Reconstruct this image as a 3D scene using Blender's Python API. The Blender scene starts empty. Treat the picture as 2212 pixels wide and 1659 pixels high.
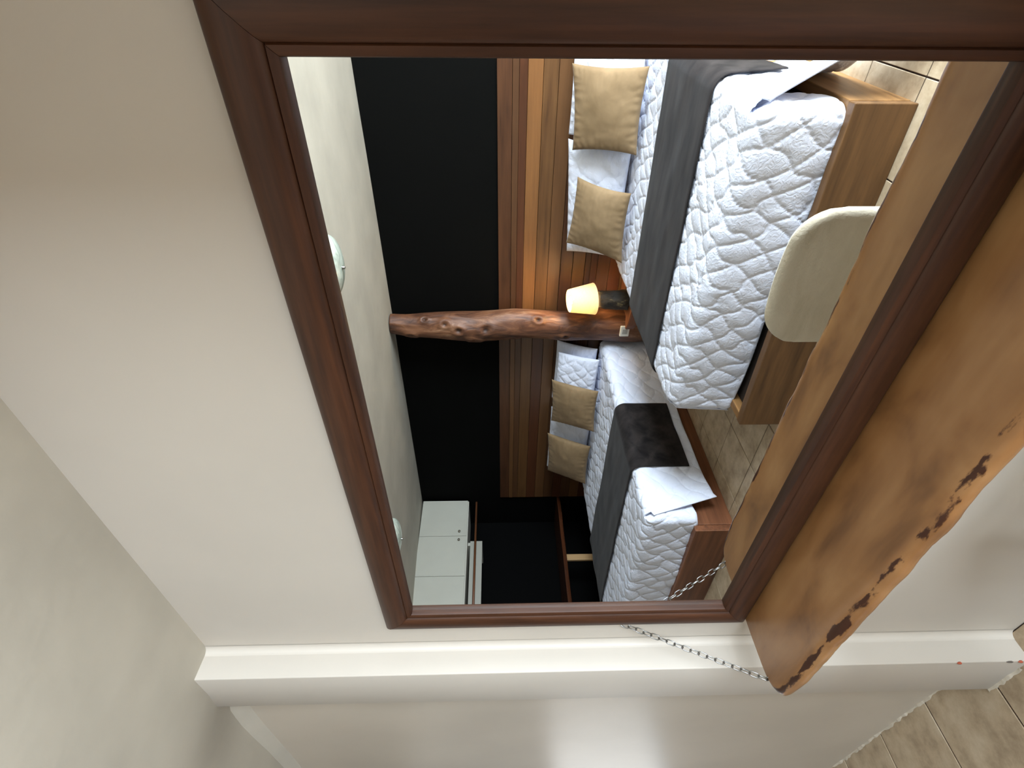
import bpy, bmesh, math, random
import numpy as np
from mathutils import Vector, Matrix
random.seed(7)
rng = np.random.RandomState(7)
sc = bpy.context.scene
COL = sc.collection
PI = math.pi

# ------------------------------------------------------------------ camera, world, light, exposure
YAW, PIT, ROL = math.radians(40.328), math.radians(-1.434), math.radians(-0.4965)
CAM_Y, CAM_Z, FPX = -0.693, 1.55, 1142.27
s_, c_ = math.sin(YAW), math.cos(YAW)
F_ = Vector((-s_*math.cos(PIT), c_*math.cos(PIT), math.sin(PIT)))
R_ = Vector((c_, s_, 0)); U_ = R_.cross(F_)
R2 = R_*math.cos(ROL)+U_*math.sin(ROL); U2 = U_*math.cos(ROL)-R_*math.sin(ROL)
cd = bpy.data.cameras.new('camera'); cam = bpy.data.objects.new('camera', cd); COL.objects.link(cam)
# the photograph was taken upright and lies on its side: its right edge is the room's "down"
ax, ay, az = -U2, R2, -F_
M = Matrix(((ax.x, ay.x, az.x, 0.0), (ax.y, ay.y, az.y, CAM_Y), (ax.z, ay.z, az.z, CAM_Z), (0, 0, 0, 1)))
cam.matrix_world = M
cd.sensor_fit = 'HORIZONTAL'; cd.sensor_width = 36.0; cd.lens = FPX/2212*36.0
cd.clip_start = 0.02; cd.clip_end = 60
sc.camera = cam

w = bpy.data.worlds.new('world'); sc.world = w; w.use_nodes = True
w.node_tree.nodes['Background'].inputs[0].default_value = (0.75, 0.87, 1.0, 1)
w.node_tree.nodes['Background'].inputs[1].default_value = 1.2

def area(name, loc, rot, sx, sy, power, color):
    l = bpy.data.lights.new(name, 'AREA'); l.shape = 'RECTANGLE'; l.size = sx; l.size_y = sy
    l.energy = power; l.color = color
    o = bpy.data.objects.new(name, l); o.location = loc; o.rotation_euler = rot; COL.objects.link(o); return o
# daylight through the glazed doorway in the right hand wall
DOOR_Y0, DOOR_Y1, DOOR_Z = -2.75, -.22, 2.12
area('daylight', (2.52, (DOOR_Y0+DOOR_Y1)/2, DOOR_Z/2+.02), (0, PI/2, 0), DOOR_Z-.06, DOOR_Y1-DOOR_Y0-.06, 365, (0.79, 0.89, 1.0))
area('added_light_far', (-6.12, -.7, .56), (0, -PI/2, 0), 1.0, .86, 2.6, (1.0, .90, .74))  # unseen source, added for the bright warm reflection in the far enamel wall
sc.view_settings.view_transform = 'Standard'; sc.view_settings.look = 'None'
sc.view_settings.gamma = 1.0; sc.view_settings.use_curve_mapping = False
sc.view_settings.exposure = 0.85
sc.cycles.use_denoising = True
sc.cycles.max_bounces = 10; sc.cycles.diffuse_bounces = 6; sc.cycles.glossy_bounces = 6
sc.cycles.sample_clamp_indirect = 6.0

# ------------------------------------------------------------------ helpers
def lin(r, g=None, b=None):
    if g is None: r, g, b = r
    f = lambda v: (v/255/12.92) if v/255 <= .04045 else ((v/255+.055)/1.055)**2.4
    return (f(r), f(g), f(b), 1.0)

def tag(o, label=None, cat=None, group=None, kind=None):
    if label: o['label'] = label
    if cat: o['category'] = cat
    if group: o['group'] = group
    if kind: o['kind'] = kind
    return o

WL = {}
def wloc(o):
    return WL.get(o.name, Vector((0, 0, 0))) if o else Vector((0, 0, 0))
def link(o, parent=None, base=None):
    COL.objects.link(o)
    if parent is not None:
        o.parent = parent; WL[o.name] = wloc(parent)
    else:
        b = Vector(base) if base is not None else Vector((0, 0, 0))
        o.location = b; WL[o.name] = b
    return o
def thing(name, label, cat, base, group=None):
    return tag(link(bpy.data.objects.new(name, None), None, base), label, cat, group)
def mesh(name, V, Fc, mat, parent=None, base=None, smooth=True):
    """V in world coordinates; stored relative to the thing's base."""
    V = np.asarray(V, float).reshape(-1, 3)
    off = np.array(wloc(parent) if parent is not None else (base or (0, 0, 0)))
    me = bpy.data.meshes.new(name); me.from_pydata((V-off).tolist(), [], [tuple(int(i) for i in f) for f in Fc])
    me.materials.append(mat)
    if smooth: me.polygons.foreach_set('use_smooth', [True]*len(me.polygons))
    me.update()
    return link(bpy.data.objects.new(name, me), parent, base)
def from_bm(name, bm, mat, parent=None, base=None, smooth=False):
    off = Vector(wloc(parent) if parent is not None else (base or (0, 0, 0)))
    bmesh.ops.recalc_face_normals(bm, faces=bm.faces[:])
    bmesh.ops.translate(bm, verts=bm.verts[:], vec=-off)
    me = bpy.data.meshes.new(name); bm.to_mesh(me); bm.free(); me.materials.append(mat)
    if smooth: me.polygons.foreach_set('use_smooth', [True]*len(me.polygons))
    return link(bpy.data.objects.new(name, me), parent, base)
def hexa(bm, C8, bev=0, seg=2):
    vs = [bm.verts.new(c) for c in C8]
    fs = [bm.faces.new([vs[i] for i in f]) for f in ((0, 3, 2, 1), (4, 5, 6, 7), (0, 1, 5, 4), (1, 2, 6, 5), (2, 3, 7, 6), (3, 0, 4, 7))]
    if bev:
        es = list({e for f in fs for e in f.edges})
        bmesh.ops.bevel(bm, geom=es, offset=bev, segments=seg, affect='EDGES', profile=.5, clamp_overlap=True)
def boxc(x0, x1, y0, y1, z0, z1):
    return [(x0, y0, z0), (x1, y0, z0), (x1, y1, z0), (x0, y1, z0), (x0, y0, z1), (x1, y0, z1), (x1, y1, z1), (x0, y1, z1)]
def box(name, x0, x1, y0, y1, z0, z1, mat, parent=None, base=None, bev=0.0, seg=2):
    bm = bmesh.new(); hexa(bm, boxc(x0, x1, y0, y1, z0, z1), bev, seg)
    return from_bm(name, bm, mat, parent, base)
def plank(name, p, q, th, z0, z1, mat, parent=None, base=None, bev=.004, side=1):
    """upright plank between plan points p and q; thickness th to the left of p->q times side"""
    p, q = Vector(p), Vector(q); d = (q-p).normalized(); n = Vector((-d.y, d.x))*side*th
    P = [p, q, q+n, p+n]
    if side < 0: P = [P[0], P[3], P[2], P[1]]
    bm = bmesh.new(); hexa(bm, [(v.x, v.y, z0) for v in P]+[(v.x, v.y, z1) for v in P], bev)
    return from_bm(name, bm, mat, parent, base)
def gridfaces(n, m, closed=False):
    F = []
    for i in range(n-1):
        for j in range(m if closed else m-1):
            a = i*m+j; b = i*m+(j+1) % m
            F.append((a, b, b+m, a+m))
    return F
def lathe(name, prof, cx, cy, mat, parent=None, base=None, seg=40, caps=(True, True), smooth=True):
    V = []; m = seg
    for r, z in prof:
        for k in range(m):
            a = 2*PI*k/m; V.append((cx+r*math.cos(a), cy+r*math.sin(a), z))
    F = gridfaces(len(prof), m, True)
    if caps[0]: F.append(tuple(range(m))[::-1])
    if caps[1]: F.append(tuple((len(prof)-1)*m+k for k in range(m)))
    return mesh(name, V, F, mat, parent, base, smooth)
def tube(name, pts, r, mat, parent=None, base=None, seg=8, closed=False):
    pts = [Vector(p) for p in pts]; n = len(pts); V = []
    up = None
    for i, p in enumerate(pts):
        t = (pts[(i+1) % n]-pts[i-1]) if closed else (pts[min(i+1, n-1)]-pts[max(i-1, 0)])
        t.normalize()
        if up is None: up = t.orthogonal().normalized()
        up = (up-t*up.dot(t)).normalized(); b = t.cross(up)
        for k in range(seg):
            a = 2*PI*k/seg; V.append(p+up*(r*math.cos(a))+b*(r*math.sin(a)))
    F = gridfaces(n, seg, True)
    if closed:
        for k in range(seg):
            F.append(((n-1)*seg+k, (n-1)*seg+(k+1) % seg, (k+1) % seg, k))
    else:
        F.append(tuple(range(seg))[::-1]); F.append(tuple((n-1)*seg+k for k in range(seg)))
    return mesh(name, [tuple(v) for v in V], F, mat, parent, base)

# vectorised value noise
_T = np.random.RandomState(3).rand(64, 64, 64)
def vnoise(x, y, z=0.0):
    x, y, z = np.broadcast_arrays(np.asarray(x, float), np.asarray(y, float), np.asarray(z, float))
    xi, yi, zi = np.floor(x).astype(int), np.floor(y).astype(int), np.floor(z).astype(int)
    fx, fy, fz = x-xi, y-yi, z-zi
    fx, fy, fz = [f*f*(3-2*f) for f in (fx, fy, fz)]
    r = 0
    for a in (0, 1):
        for b in (0, 1):
            for c in (0, 1):
                r = r+(fx if a else 1-fx)*(fy if b else 1-fy)*(fz if c else 1-fz)*_T[(xi+a) % 64, (yi+b) % 64, (zi+c) % 64]
    return r*2-1
def fbm(x, y, z=0.0, o=3):
    r = 0; a = 1.0
    for k in range(o):
        r = r+a*vnoise(x*2**k+k*7.3, y*2**k+k*3.1, np.asarray(z)*2**k); a *= .5
    return r

# ------------------------------------------------------------------ materials
def newmat(name):
    m = bpy.data.materials.new(name); m.use_nodes = True; nt = m.node_tree
    return m, nt, nt.nodes['Principled BSDF']
def N(nt, t, **kw):
    n = nt.nodes.new(t)
    for k, v in kw.items():
        if k in n.inputs: n.inputs[k].default_value = v
        else: setattr(n, k, v)
    return n
def coords(nt, scale=(1, 1, 1), rnd=False):
    tc = N(nt, 'ShaderNodeTexCoord'); mp = N(nt, 'ShaderNodeMapping'); mp.inputs['Scale'].default_value = scale
    if rnd:
        oi = N(nt, 'ShaderNodeObjectInfo'); ad = N(nt, 'ShaderNodeVectorMath'); ad.operation = 'ADD'
        sc_ = N(nt, 'ShaderNodeVectorMath'); sc_.operation = 'SCALE'; sc_.inputs['Scale'].default_value = 3.7
        nt.links.new(oi.outputs['Location'], sc_.inputs[0]); nt.links.new(sc_.outputs[0], ad.inputs[1])
        nt.links.new(tc.outputs['Object'], ad.inputs[0]); nt.links.new(ad.outputs[0], mp.inputs[0])
    else: nt.links.new(tc.outputs['Object'], mp.inputs[0])
    return mp.outputs[0]
def ramp(nt, fac, stops):
    r = N(nt, 'ShaderNodeValToRGB'); e = r.color_ramp.elements
    e[0].position, e[0].color = stops[0]; e[1].position, e[1].color = stops[-1]
    for p, c in stops[1:-1]:
        x = e.new(p); x.color = c
    nt.links.new(fac, r.inputs[0]); return r.outputs[0]
def bump(nt, bsdf, h, strength=.3, dist=.01):
    b = N(nt, 'ShaderNodeBump'); b.inputs['Strength'].default_value = strength; b.inputs['Distance'].default_value = dist
    nt.links.new(h, b.inputs['Height']); nt.links.new(b.outputs[0], bsdf.inputs['Normal']); return b
def wood(name, c1, c2, axis='x', fine=60, rough=.42, blotch=.35, coarse=3.0, bmp=.15, c3=None, rnd=True, spec=.4):
    m, nt, b = newmat(name)
    k = {'x': 0, 'y': 1, 'z': 2}[axis]
    s = [fine]*3; s[k] = fine*.05
    n1 = N(nt, 'ShaderNodeTexNoise', Scale=1.0, Detail=6.0, Roughness=.6); nt.links.new(coords(nt, s, rnd), n1.inputs['Vector'])
    s2 = [coarse*4]*3; s2[k] = coarse*.35
    n2 = N(nt, 'ShaderNodeTexNoise', Scale=1.0, Detail=3.0, Distortion=.6); nt.links.new(coords(nt, s2, rnd), n2.inputs['Vector'])
    mx = N(nt, 'ShaderNodeMix', data_type='FLOAT'); mx.inputs[0].default_value = blotch
    nt.links.new(n1.outputs[0], mx.inputs[2]); nt.links.new(n2.outputs[0], mx.inputs[3])
    stops = [(.3, lin(c1)), (.7, lin(c2))]
    if c3: stops = [(.28, lin(c3)), (.42, lin(c1)), (.7, lin(c2))]
    col = ramp(nt, mx.outputs[0], stops)
    nt.links.new(col, b.inputs['Base Color']); b.inputs['Roughness'].default_value = rough
    b.inputs['Specular IOR Level'].default_value = spec
    bump(nt, b, n1.outputs[0], bmp, .002)
    return m
def plain(name, c, rough=.5, metal=0.0, spec=.5, var=0.0, vs=4.0, bmp=0.0, bs=60.0):
    m, nt, b = newmat(name)
    b.inputs['Base Color'].default_value = lin(c); b.inputs['Roughness'].default_value = rough
    b.inputs['Metallic'].default_value = metal; b.inputs['Specular IOR Level'].default_value = spec
    if var:
        n = N(nt, 'ShaderNodeTexNoise', Scale=1.0, Detail=4.0); nt.links.new(coords(nt, (vs,)*3), n.inputs['Vector'])
        d = tuple(max(0, v*(1-var)) for v in c); u = tuple(min(255, v*(1+var*.6)) for v in c)
        nt.links.new(ramp(nt, n.outputs[0], [(.3, lin(d)), (.7, lin(u))]), b.inputs['Base Color'])
    if bmp:
        n = N(nt, 'ShaderNodeTexNoise', Scale=1.0, Detail=5.0); nt.links.new(coords(nt, (bs,)*3), n.inputs['Vector'])
        bump(nt, b, n.outputs[0], bmp, .004)
    return m

paint = plain('cream paint', (190, 183, 171), .5, spec=.5, var=.03, vs=1.5, bmp=.12, bs=5)
paint_gloss = plain('glossy cream enamel', (184, 174, 158), .31, spec=.55, var=.04, vs=2, bmp=.35, bs=3.5)
ceilp = plain('ceiling paint', (177, 171, 157), .7, spec=.25, var=.06, vs=2.5, bmp=.4, bs=14)
black = plain('black wall paint', (10, 10, 9), .8, spec=.05, var=.06, vs=3, bmp=.1, bs=20)
blackm = plain('black alcove', (5, 5, 5), .8, spec=.05)
frame_m = {a: wood('dark mahogany frame '+a, (44, 24, 13), (80, 48, 28), a, 90, .5, .3, 3, .1, spec=.35) for a in 'xz'}
tilem, nt, b = newmat('stone look floor tile')
n1 = N(nt, 'ShaderNodeTexNoise', Scale=1.0, Detail=8.0, Roughness=.65); nt.links.new(coords(nt, (9,)*3, True), n1.inputs['Vector'])
nt.links.new(ramp(nt, n1.outputs[0], [(.3, lin(146, 127, 103)), (.5, lin(182, 163, 136)), (.72, lin(206, 190, 165))]), b.inputs['Base Color'])
b.inputs['Roughness'].default_value = .45; bump(nt, b, n1.outputs[0], .25, .004)
grout = plain('dark grout', (52, 36, 30), .9)
steel = plain('zinc plated steel', (150, 150, 147), .3, metal=1.0)
mirror_m, nt, b = newmat('silvered mirror glass')
b.inputs['Base Color'].default_value = (.90, .92, .90, 1); b.inputs['Metallic'].default_value = 1; b.inputs['Roughness'].default_value = 0.0

# ------------------------------------------------------------------ setting
XL, XR, YB = -5.95, 2.40, -3.47
def zc(x, y):
    t = min(1, max(0, (-1.7-x)/.3))*max(0, min(1, 1+y/.5))
    return 2.41-.0337*y+.034*t*t*(3-2*t)
def st(o): return tag(o, kind='structure')
WT = .008      # plaster face behind the mirror
box_wall = lambda n, *a, mat=paint: st(box(n, *a, mat))
box_wall('added_shade_wall', .42, .54, -.64, WT, 0, 2.75)  # unseen partition, added to keep daylight off the near frame and wall
box_wall('wall_front', XL-.1, XR+.1, WT, WT+.12, -.05, 2.75)
# far stretch of the same wall, beyond the pier, in shiny enamel paint
st(box('trim_4', XL, -1.80, -.002, WT-.001, 0, 2.47, paint_gloss))
st(box('wall_back', XL-.1, XR+.1, YB-.12, YB, -.05, 2.75, black))
st(box('wall_left', XL-.12, XL, YB, -1.36, -.05, 2.75, blackm))
bm = bmesh.new()
for c in ((XL-.12, XL, -1.36, -1.2, -.05, 2.75), (XL-.12, XL, -.2, WT, -.05, 2.75), (XL-.12, XL, -1.2, -.2, 1.15, 2.75)):
    hexa(bm, boxc(*c))
st(from_bm('wall_left_front', bm, paint))
w1 = st(link(bpy.data.objects.new('added_low_opening', None), None, (XL, -.2, 0)))  # low opening out of view, added and sized for the enamel wall's reflection
jw = wood('orange opening wood', (120, 66, 34), (168, 100, 56), 'y', 60)
box('lintel', XL-.12, XL+.02, -1.2, -.2, 1.08, 1.16, jw, w1, bev=.004)
box('jamb', XL-.12, XL+.02, -1.2, -1.15, 0, 1.08, jw, w1, bev=.004)
box('jamb', XL-.12, XL+.02, -.25, -.2, 0, 1.08, jw, w1, bev=.004)
bm = bmesh.new()
for c in ((XR, XR+.14, YB, DOOR_Y0, 0, 2.75), (XR, XR+.14, DOOR_Y1, WT, 0, 2.75), (XR, XR+.14, DOOR_Y0, DOOR_Y1, DOOR_Z, 2.75)):
    hexa(bm, boxc(*c))
st(from_bm('wall_right', bm, paint))
# ceiling: gently uneven plaster, rising away from the mirror wall
xs = np.linspace(XL-.05, XR+.05, 70); ys = np.linspace(YB-.05, WT+.05, 40)
V = [(x, y, zc(x, y)+.0015*float(fbm(x*1.2+9, y*1.2+4))) for x in xs for y in ys]
V2 = [(x, y, z+.12) for x, y, z in V]
n = len(V); Fc = [tuple(reversed(f)) for f in gridfaces(70, 40)]+[tuple(i+n for i in f) for f in gridfaces(70, 40)]
st(mesh('ceiling', V+V2, Fc, ceilp))
# pier standing a hand's breadth proud of the mirror wall
bm = bmesh.new(); hexa(bm, boxc(-1.815, -1.605, -.076, WT, -.001, 2.43), .003, 2)
for v in bm.verts:
    v.co.y += .0015*float(vnoise(v.co.z*3, v.co.x*9))
pier = st(from_bm('trim_1', bm, paint, smooth=True))
# soft plaster fillet in the inner corner of the pier, cove above the far wall
V = []
for k in range(9):
    a = k/8*PI/2; V += [(-1.605+.02*(1-math.sin(a)), -.02*(1-math.cos(a))+WT-.001, z) for z in (0, 2.43)]
st(mesh('trim_2', V, [(2*k, 2*k+1, 2*k+3, 2*k+2) for k in range(8)], paint))
V = []
for k in range(12):
    x = -1.80-k*.22
    V += [(x, WT, 2.405), (x, -.012-.004*math.sin(k*2.1), 2.425), (x, -.045-.006*math.sin(k*1.3), 2.452), (x, -.06, 2.48)]
st(mesh('trim_3', V, gridfaces(12, 4), ceilp))
# chips of red primer on the pier's lower edge
red = plain('red clay patch', (170, 84, 58), .9); dk = plain('dark chip', (92, 84, 76), .9)
for (px, pz, w_, h_, mm) in ((-1.607, .213, .004, .014, red), (-1.607, .03, .004, .014, red), (-1.607, .062, .003, .02, dk)):
    lathe('paint_chip', [(.001, pz-h_/2), (w_, pz-h_/4), (w_*.9, pz+h_/5), (.001, pz+h_/2)], px, -.076, mm, pier, seg=6)

# floor with individual tiles
floor = st(box('floor', XL-.1, XR+.1, YB-.1, WT+.1, -.06, -.0035, grout))
T = .3510; G = .006
bm = bmesh.new(); hexa(bm, boxc(-T/2+G/2, T/2-G/2, -T/2+G/2, T/2-G/2, -.009, 0), .0016, 1)
me = bpy.data.meshes.new('tile'); bm.to_mesh(me); bm.free(); me.materials.append(tilem)
x0 = -.375-T*16; y0 = -1.44-T*6
for i in range(24):
    for j in range(10):
        cx, cy = x0+(i+.5)*T, y0+(j+.5)*T
        if cx+T/2 < XL or cx-T/2 > XR or cy+T/2 < YB or cy-T/2 > WT: continue
        o = bpy.data.objects.new('tile', me); o.location = (cx, cy, 0); o.parent = floor; COL.objects.link(o)
        o.scale = (1, 1, 1)
        lx0, lx1 = max(cx-T/2, XL), min(cx+T/2, XR); ly0, ly1 = max(cy-T/2, YB), (WT if j == 9 else cy+T/2)
        if lx1-lx0 < .03 or ly1-ly0 < .03: bpy.data.objects.remove(o); continue
        if abs(lx1-lx0-T) > .001 or abs(ly1-ly0-T) > .001:
            o.scale = ((lx1-lx0)/T, (ly1-ly0)/T, 1); o.location = ((lx0+lx1)/2, (ly0+ly1)/2, 0)
# rough mortar bead where wall meets floor
V = []
K = 240
for k in range(K):
    x = -2.95+k*(1.30/(K-1)); 
    yy = -.002
    if -1.82 < x: yy = -.077
    a = .004+.0035*float(fbm(x*31, 1.5)); h = .004+.005*float(fbm(x*37, 8.2))
    V += [(x, yy+.004, max(.003, h)), (x, yy-max(.002, a)*.7, max(.002, h*.6)), (x, yy-max(.003, a*1.6), .0005)]
mort = plain('pale mortar', (196, 186, 168), .95, bmp=.4, bs=80)
tag(mesh('trim_5', V, gridfaces(K, 3), mort), kind='structure')

# glazed doorway in the right wall (daylight comes in here)
dr = st(link(bpy.data.objects.new('door_1', None), None, (XR, DOOR_Y1, 0)))
jam = wood('door jamb wood', (92, 54, 32), (140, 90, 56), 'z', 70)
box('jamb', XR-.02, XR+.14, DOOR_Y1-.05, DOOR_Y1, 0, DOOR_Z, jam, dr, bev=.004)
box('jamb', XR-.02, XR+.14, DOOR_Y0, DOOR_Y0+.05, 0, DOOR_Z, jam, dr, bev=.004)
box('lintel', XR-.02, XR+.14, DOOR_Y0, DOOR_Y1, DOOR_Z-.05, DOOR_Z, jam, dr, bev=.004)

# ------------------------------------------------------------------ wall panelling of single boards (on the back wall)
pan = st(link(bpy.data.objects.new('trim_6', None), None, (0, YB, 0)))
def board_mats():
    cs = {'red': ((66, 41, 26), (90, 58, 37), (38, 22, 15)), 'brown': ((68, 44, 28), (90, 61, 39), None),
          'gold': ((104, 69, 40), (132, 90, 52), None), 'mid': ((84, 56, 34), (108, 75, 46), None),
          'dark': ((58, 33, 20), (88, 52, 32), None), 'olive': ((86, 58, 34), (110, 78, 47), (60, 40, 25))}
    return {k: wood('panel board '+k, a, b_, 'x', 55, .34, .5, 2.2, .12, c3, True, .5) for k, (a, b_, c3) in cs.items()}
BM = board_mats()
right = ['red', 'brown', 'gold', 'olive', 'mid', 'red', 'mid', 'red', 'brown', 'dark', 'mid', 'brown', 'red', 'dark', 'mid']
left = ['red', 'mid', 'olive', 'dark', 'mid', 'brown', 'dark', 'brown', 'mid', 'dark', 'brown', 'dark', 'mid', 'brown', 'dark']
zt = 1.545; H = .1073
for k in range(15):
    z1 = zt-k*H; z0 = max(z1-H, .0)
    if z1 < .02: break
    for (xa, xb, ms) in ((-2.70, XR-.001, right), (-5.385, -2.702, left)):
        j = random.uniform(-.0012, .0012)
        if k == 1 or k == 7:      # narrow ripped boards of two tones
            zm = z0+H*.55
            box('board', xa, xb, YB, YB+.02+j, z0+.0012, zm-.0008, BM['dark' if ms is right else 'brown'], pan, bev=.0022, seg=1)
            box('board', xa, xb, YB, YB+.0205-j, zm+.0008, z1-.0012, BM[ms[k]], pan, bev=.0022, seg=1)
        else:
            box('board', xa, xb, YB, YB+.02+j, z0+.0012, z1-.0012, BM[ms[k]], pan, bev=.0022, seg=1)

# ------------------------------------------------------------------ mirror with mitred wooden frame
gx0, gx1, gz0, gz1 = -1.378, -.104, .946, 1.787
mr = thing('framed_mirror', 'large rectangular mirror in a wide dark brown wooden frame standing on the slab shelf', 'mirror', (-.74, 0, .869))
box('mirror_glass', gx0-.008, gx1+.008, 0, .0045, gz0-.008, gz1+.008, mirror_m, mr)
prof = [(-.001, .0075), (-.001, -.0005), (-.0005, -.010), (.001, -.0135), (.005, -.0155), (.009, -.0165), (.0115, -.0170), (.013, -.0135), (.0148, -.0172), (.02, -.0215), (.03, -.0245), (.042, -.0255), (.055, -.0240),
        (.065, -.0205), (.0725, -.0150), (.0765, -.009), (.0775, -.003), (.0775, .0075)]
fz0, fz1 = .869, 1.865
FW_B, FW = gz0-fz0, .078
def framebar(corner_a, corner_b, na, nb, width, mat):
    """corner = inner corner; na/nb = outward diagonal unit (dx,dz) at each end"""
    V = []
    for (c, d) in ((corner_a, na), (corner_b, nb)):
        for (wd, yy) in prof:
            f = wd/.0775
            V.append((c[0]+d[0]*f, yy, c[1]+d[1]*f))
    n = len(prof)
    Fc = [(i, i+1, n+i+1, n+i) for i in range(n-1)]+[(n-1, 0, n, 2*n-1)]
    Fc += [tuple(range(n)), tuple(range(2*n-1, n-1, -1))]
    bm = bmesh.new(); vs = [bm.verts.new(v) for v in V]
    for f in Fc: bm.faces.new([vs[i] for i in f])
    bmesh.ops.triangulate(bm, faces=[f for f in bm.faces if len(f.verts) > 4])
    o = from_bm('frame_rail' if mat is frame_m['x'] else 'frame_stile', bm, mat, mr, smooth=True)
    md = o.modifiers.new('e', 'EDGE_SPLIT'); md.split_angle = math.radians(32)
    return o
g_ = .0004
framebar((gx0+g_, gz1), (gx1-g_, gz1), (-FW, FW), (FW, FW), FW, frame_m['x'])
framebar((gx0+g_, gz0), (gx1-g_, gz0), (-FW, -FW_B), (FW, -FW_B), FW, frame_m['x'])
framebar((gx0, gz0+g_), (gx0, gz1-g_), (-FW, -FW_B), (-FW, FW), FW, frame_m['z'])
framebar((gx1, gz0+g_), (gx1, gz1-g_), (FW, -FW_B), (FW, FW), FW, frame_m['z'])

# ------------------------------------------------------------------ live edge shelf
m, nt, b = newmat('varnished honey slab')
n1 = N(nt, 'ShaderNodeTexNoise', Scale=1.0, Detail=5.0, Roughness=.55); nt.links.new(coords(nt, (5, 34, 34)), n1.inputs['Vector'])
n2 = N(nt, 'ShaderNodeTexNoise', Scale=1.0, Detail=3.0, Distortion=.8); nt.links.new(coords(nt, (4.5, 9, 9)), n2.inputs['Vector'])
mx = N(nt, 'ShaderNodeMix', data_type='FLOAT'); mx.inputs[0].default_value = .72
nt.links.new(n1.outputs[0], mx.inputs[2]); nt.links.new(n2.outputs[0], mx.inputs[3])
base_c = ramp(nt, mx.outputs[0], [(.30, lin(104, 70, 42)), (.48, lin(140, 99, 60)), (.72, lin(162, 122, 80))])
# dark bark left in the waney front edge, and a few knots
tc = N(nt, 'ShaderNodeTexCoord'); sp = N(nt, 'ShaderNodeSeparateXYZ'); nt.links.new(tc.outputs['Object'], sp.inputs[0])
n3 = N(nt, 'ShaderNodeTexNoise', Scale=1.0, Detail=5.0, Roughness=.6); nt.links.new(coords(nt, (16, 55, 45)), n3.inputs['Vector'])
at = N(nt, 'ShaderNodeAttribute'); at.attribute_name = 'bark'
ma = N(nt, 'ShaderNodeMath', operation='MULTIPLY_ADD'); nt.links.new(at.outputs['Fac'], ma.inputs[0]); ma.inputs[1].default_value = .5; nt.links.new(n3.outputs[0], ma.inputs[2])
ml = N(nt, 'ShaderNodeMapRange'); nt.links.new(ma.outputs[0], ml.inputs[0]); ml.inputs[1].default_value = .88; ml.inputs[2].default_value = .95
mc = N(nt, 'ShaderNodeMix', data_type='RGBA'); nt.links.new(ml.outputs[0], mc.inputs[0]); nt.links.new(base_c, mc.inputs[6]); mc.inputs[7].default_value = lin(58, 30, 16)
vor = N(nt, 'ShaderNodeTexVoronoi', Scale=1.0); nt.links.new(coords(nt, (5.3, 8.5, 0)), vor.inputs['Vector'])
kn = ramp(nt, vor.outputs['Distance'], [(.0, (1, 1, 1, 1)), (.045, (0, 0, 0, 1))])
mk = N(nt, 'ShaderNodeMix', data_type='RGBA'); nt.links.new(kn, mk.inputs[0]); nt.links.new(mc.outputs[2], mk.inputs[6]); mk.inputs[7].default_value = lin(70, 36, 18)
nt.links.new(mk.outputs[2], b.inputs['Base Color']); b.inputs['Roughness'].default_value = .33
b.inputs['Specular IOR Level'].default_value = .45
bump(nt, b, n2.outputs[0], .12, .01)
slab_m = m
sh = thing('slab_shelf', 'thick honey brown wooden slab shelf with a rough barky front edge under the mirror', 'shelf', (-.6, 0, .83))
nx = 170; xl, xr = -1.447, .32; V = []; bark = []
for i in range(nx):
    t = i/(nx-1); x = xl+(xr-xl)*(t if t > .12 else t*t/.12)
    wv = float(fbm(x*3.1+2, .7))*.008+float(fbm(x*17, 5.2))*.0025
    w0 = .226+wv-.012*math.exp(-((x+1.44)/.13)**2); r = .045; d = x-xl
    w_ = w0-r+math.sqrt(max(0, r*r-(r-d)**2)) if d < r else w0
    e = .006*float(vnoise(x*26, 2.2))
    top = .869
    sec = [(WT-.002, top-.001), (-.05, top), (-w_*.55, top), (-(w_-.042), top), (-(w_-.026), top-.0005), (-(w_-.013)-e*.3, top-.003), (-(w_-.005), top-.008+e*.3), (-w_, top-.016), (-(w_-.002), top-.026), (-(w_-.009), top-.036), (-(w_-.016), top-.041), (-w_*.4, top-.042), (WT-.002, top-.042)]
    for q, (yy, zz) in enumerate(sec):
        V.append((x, yy, zz)); bark.append((1.0 if q == 5 else (.72 if q == 6 else (.35 if q in (4, 7) else 0.0)))*(1.0 if x < -1.02 else .82+.2*float(vnoise(x*3.5, 4.4))))
m_ = len(sec); Fc = gridfaces(nx, m_, True); Fc += [tuple(range(m_))[::-1], tuple((nx-1)*m_+k for k in range(m_))]
slab = mesh('slab', V, Fc, slab_m, sh)
a_ = slab.data.attributes.new('bark', 'FLOAT', 'POINT'); a_.data.foreach_set('value', bark)
md = slab.modifiers.new('e', 'EDGE_SPLIT'); md.split_angle = math.radians(50)
# slim wall cleats carrying the slab from below
for cx in (-1.2, -.1):
    box('cleat', cx-.02, cx+.02, -.15, WT-.001, .79, .827, frame_m['x'], sh, bev=.003)

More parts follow.
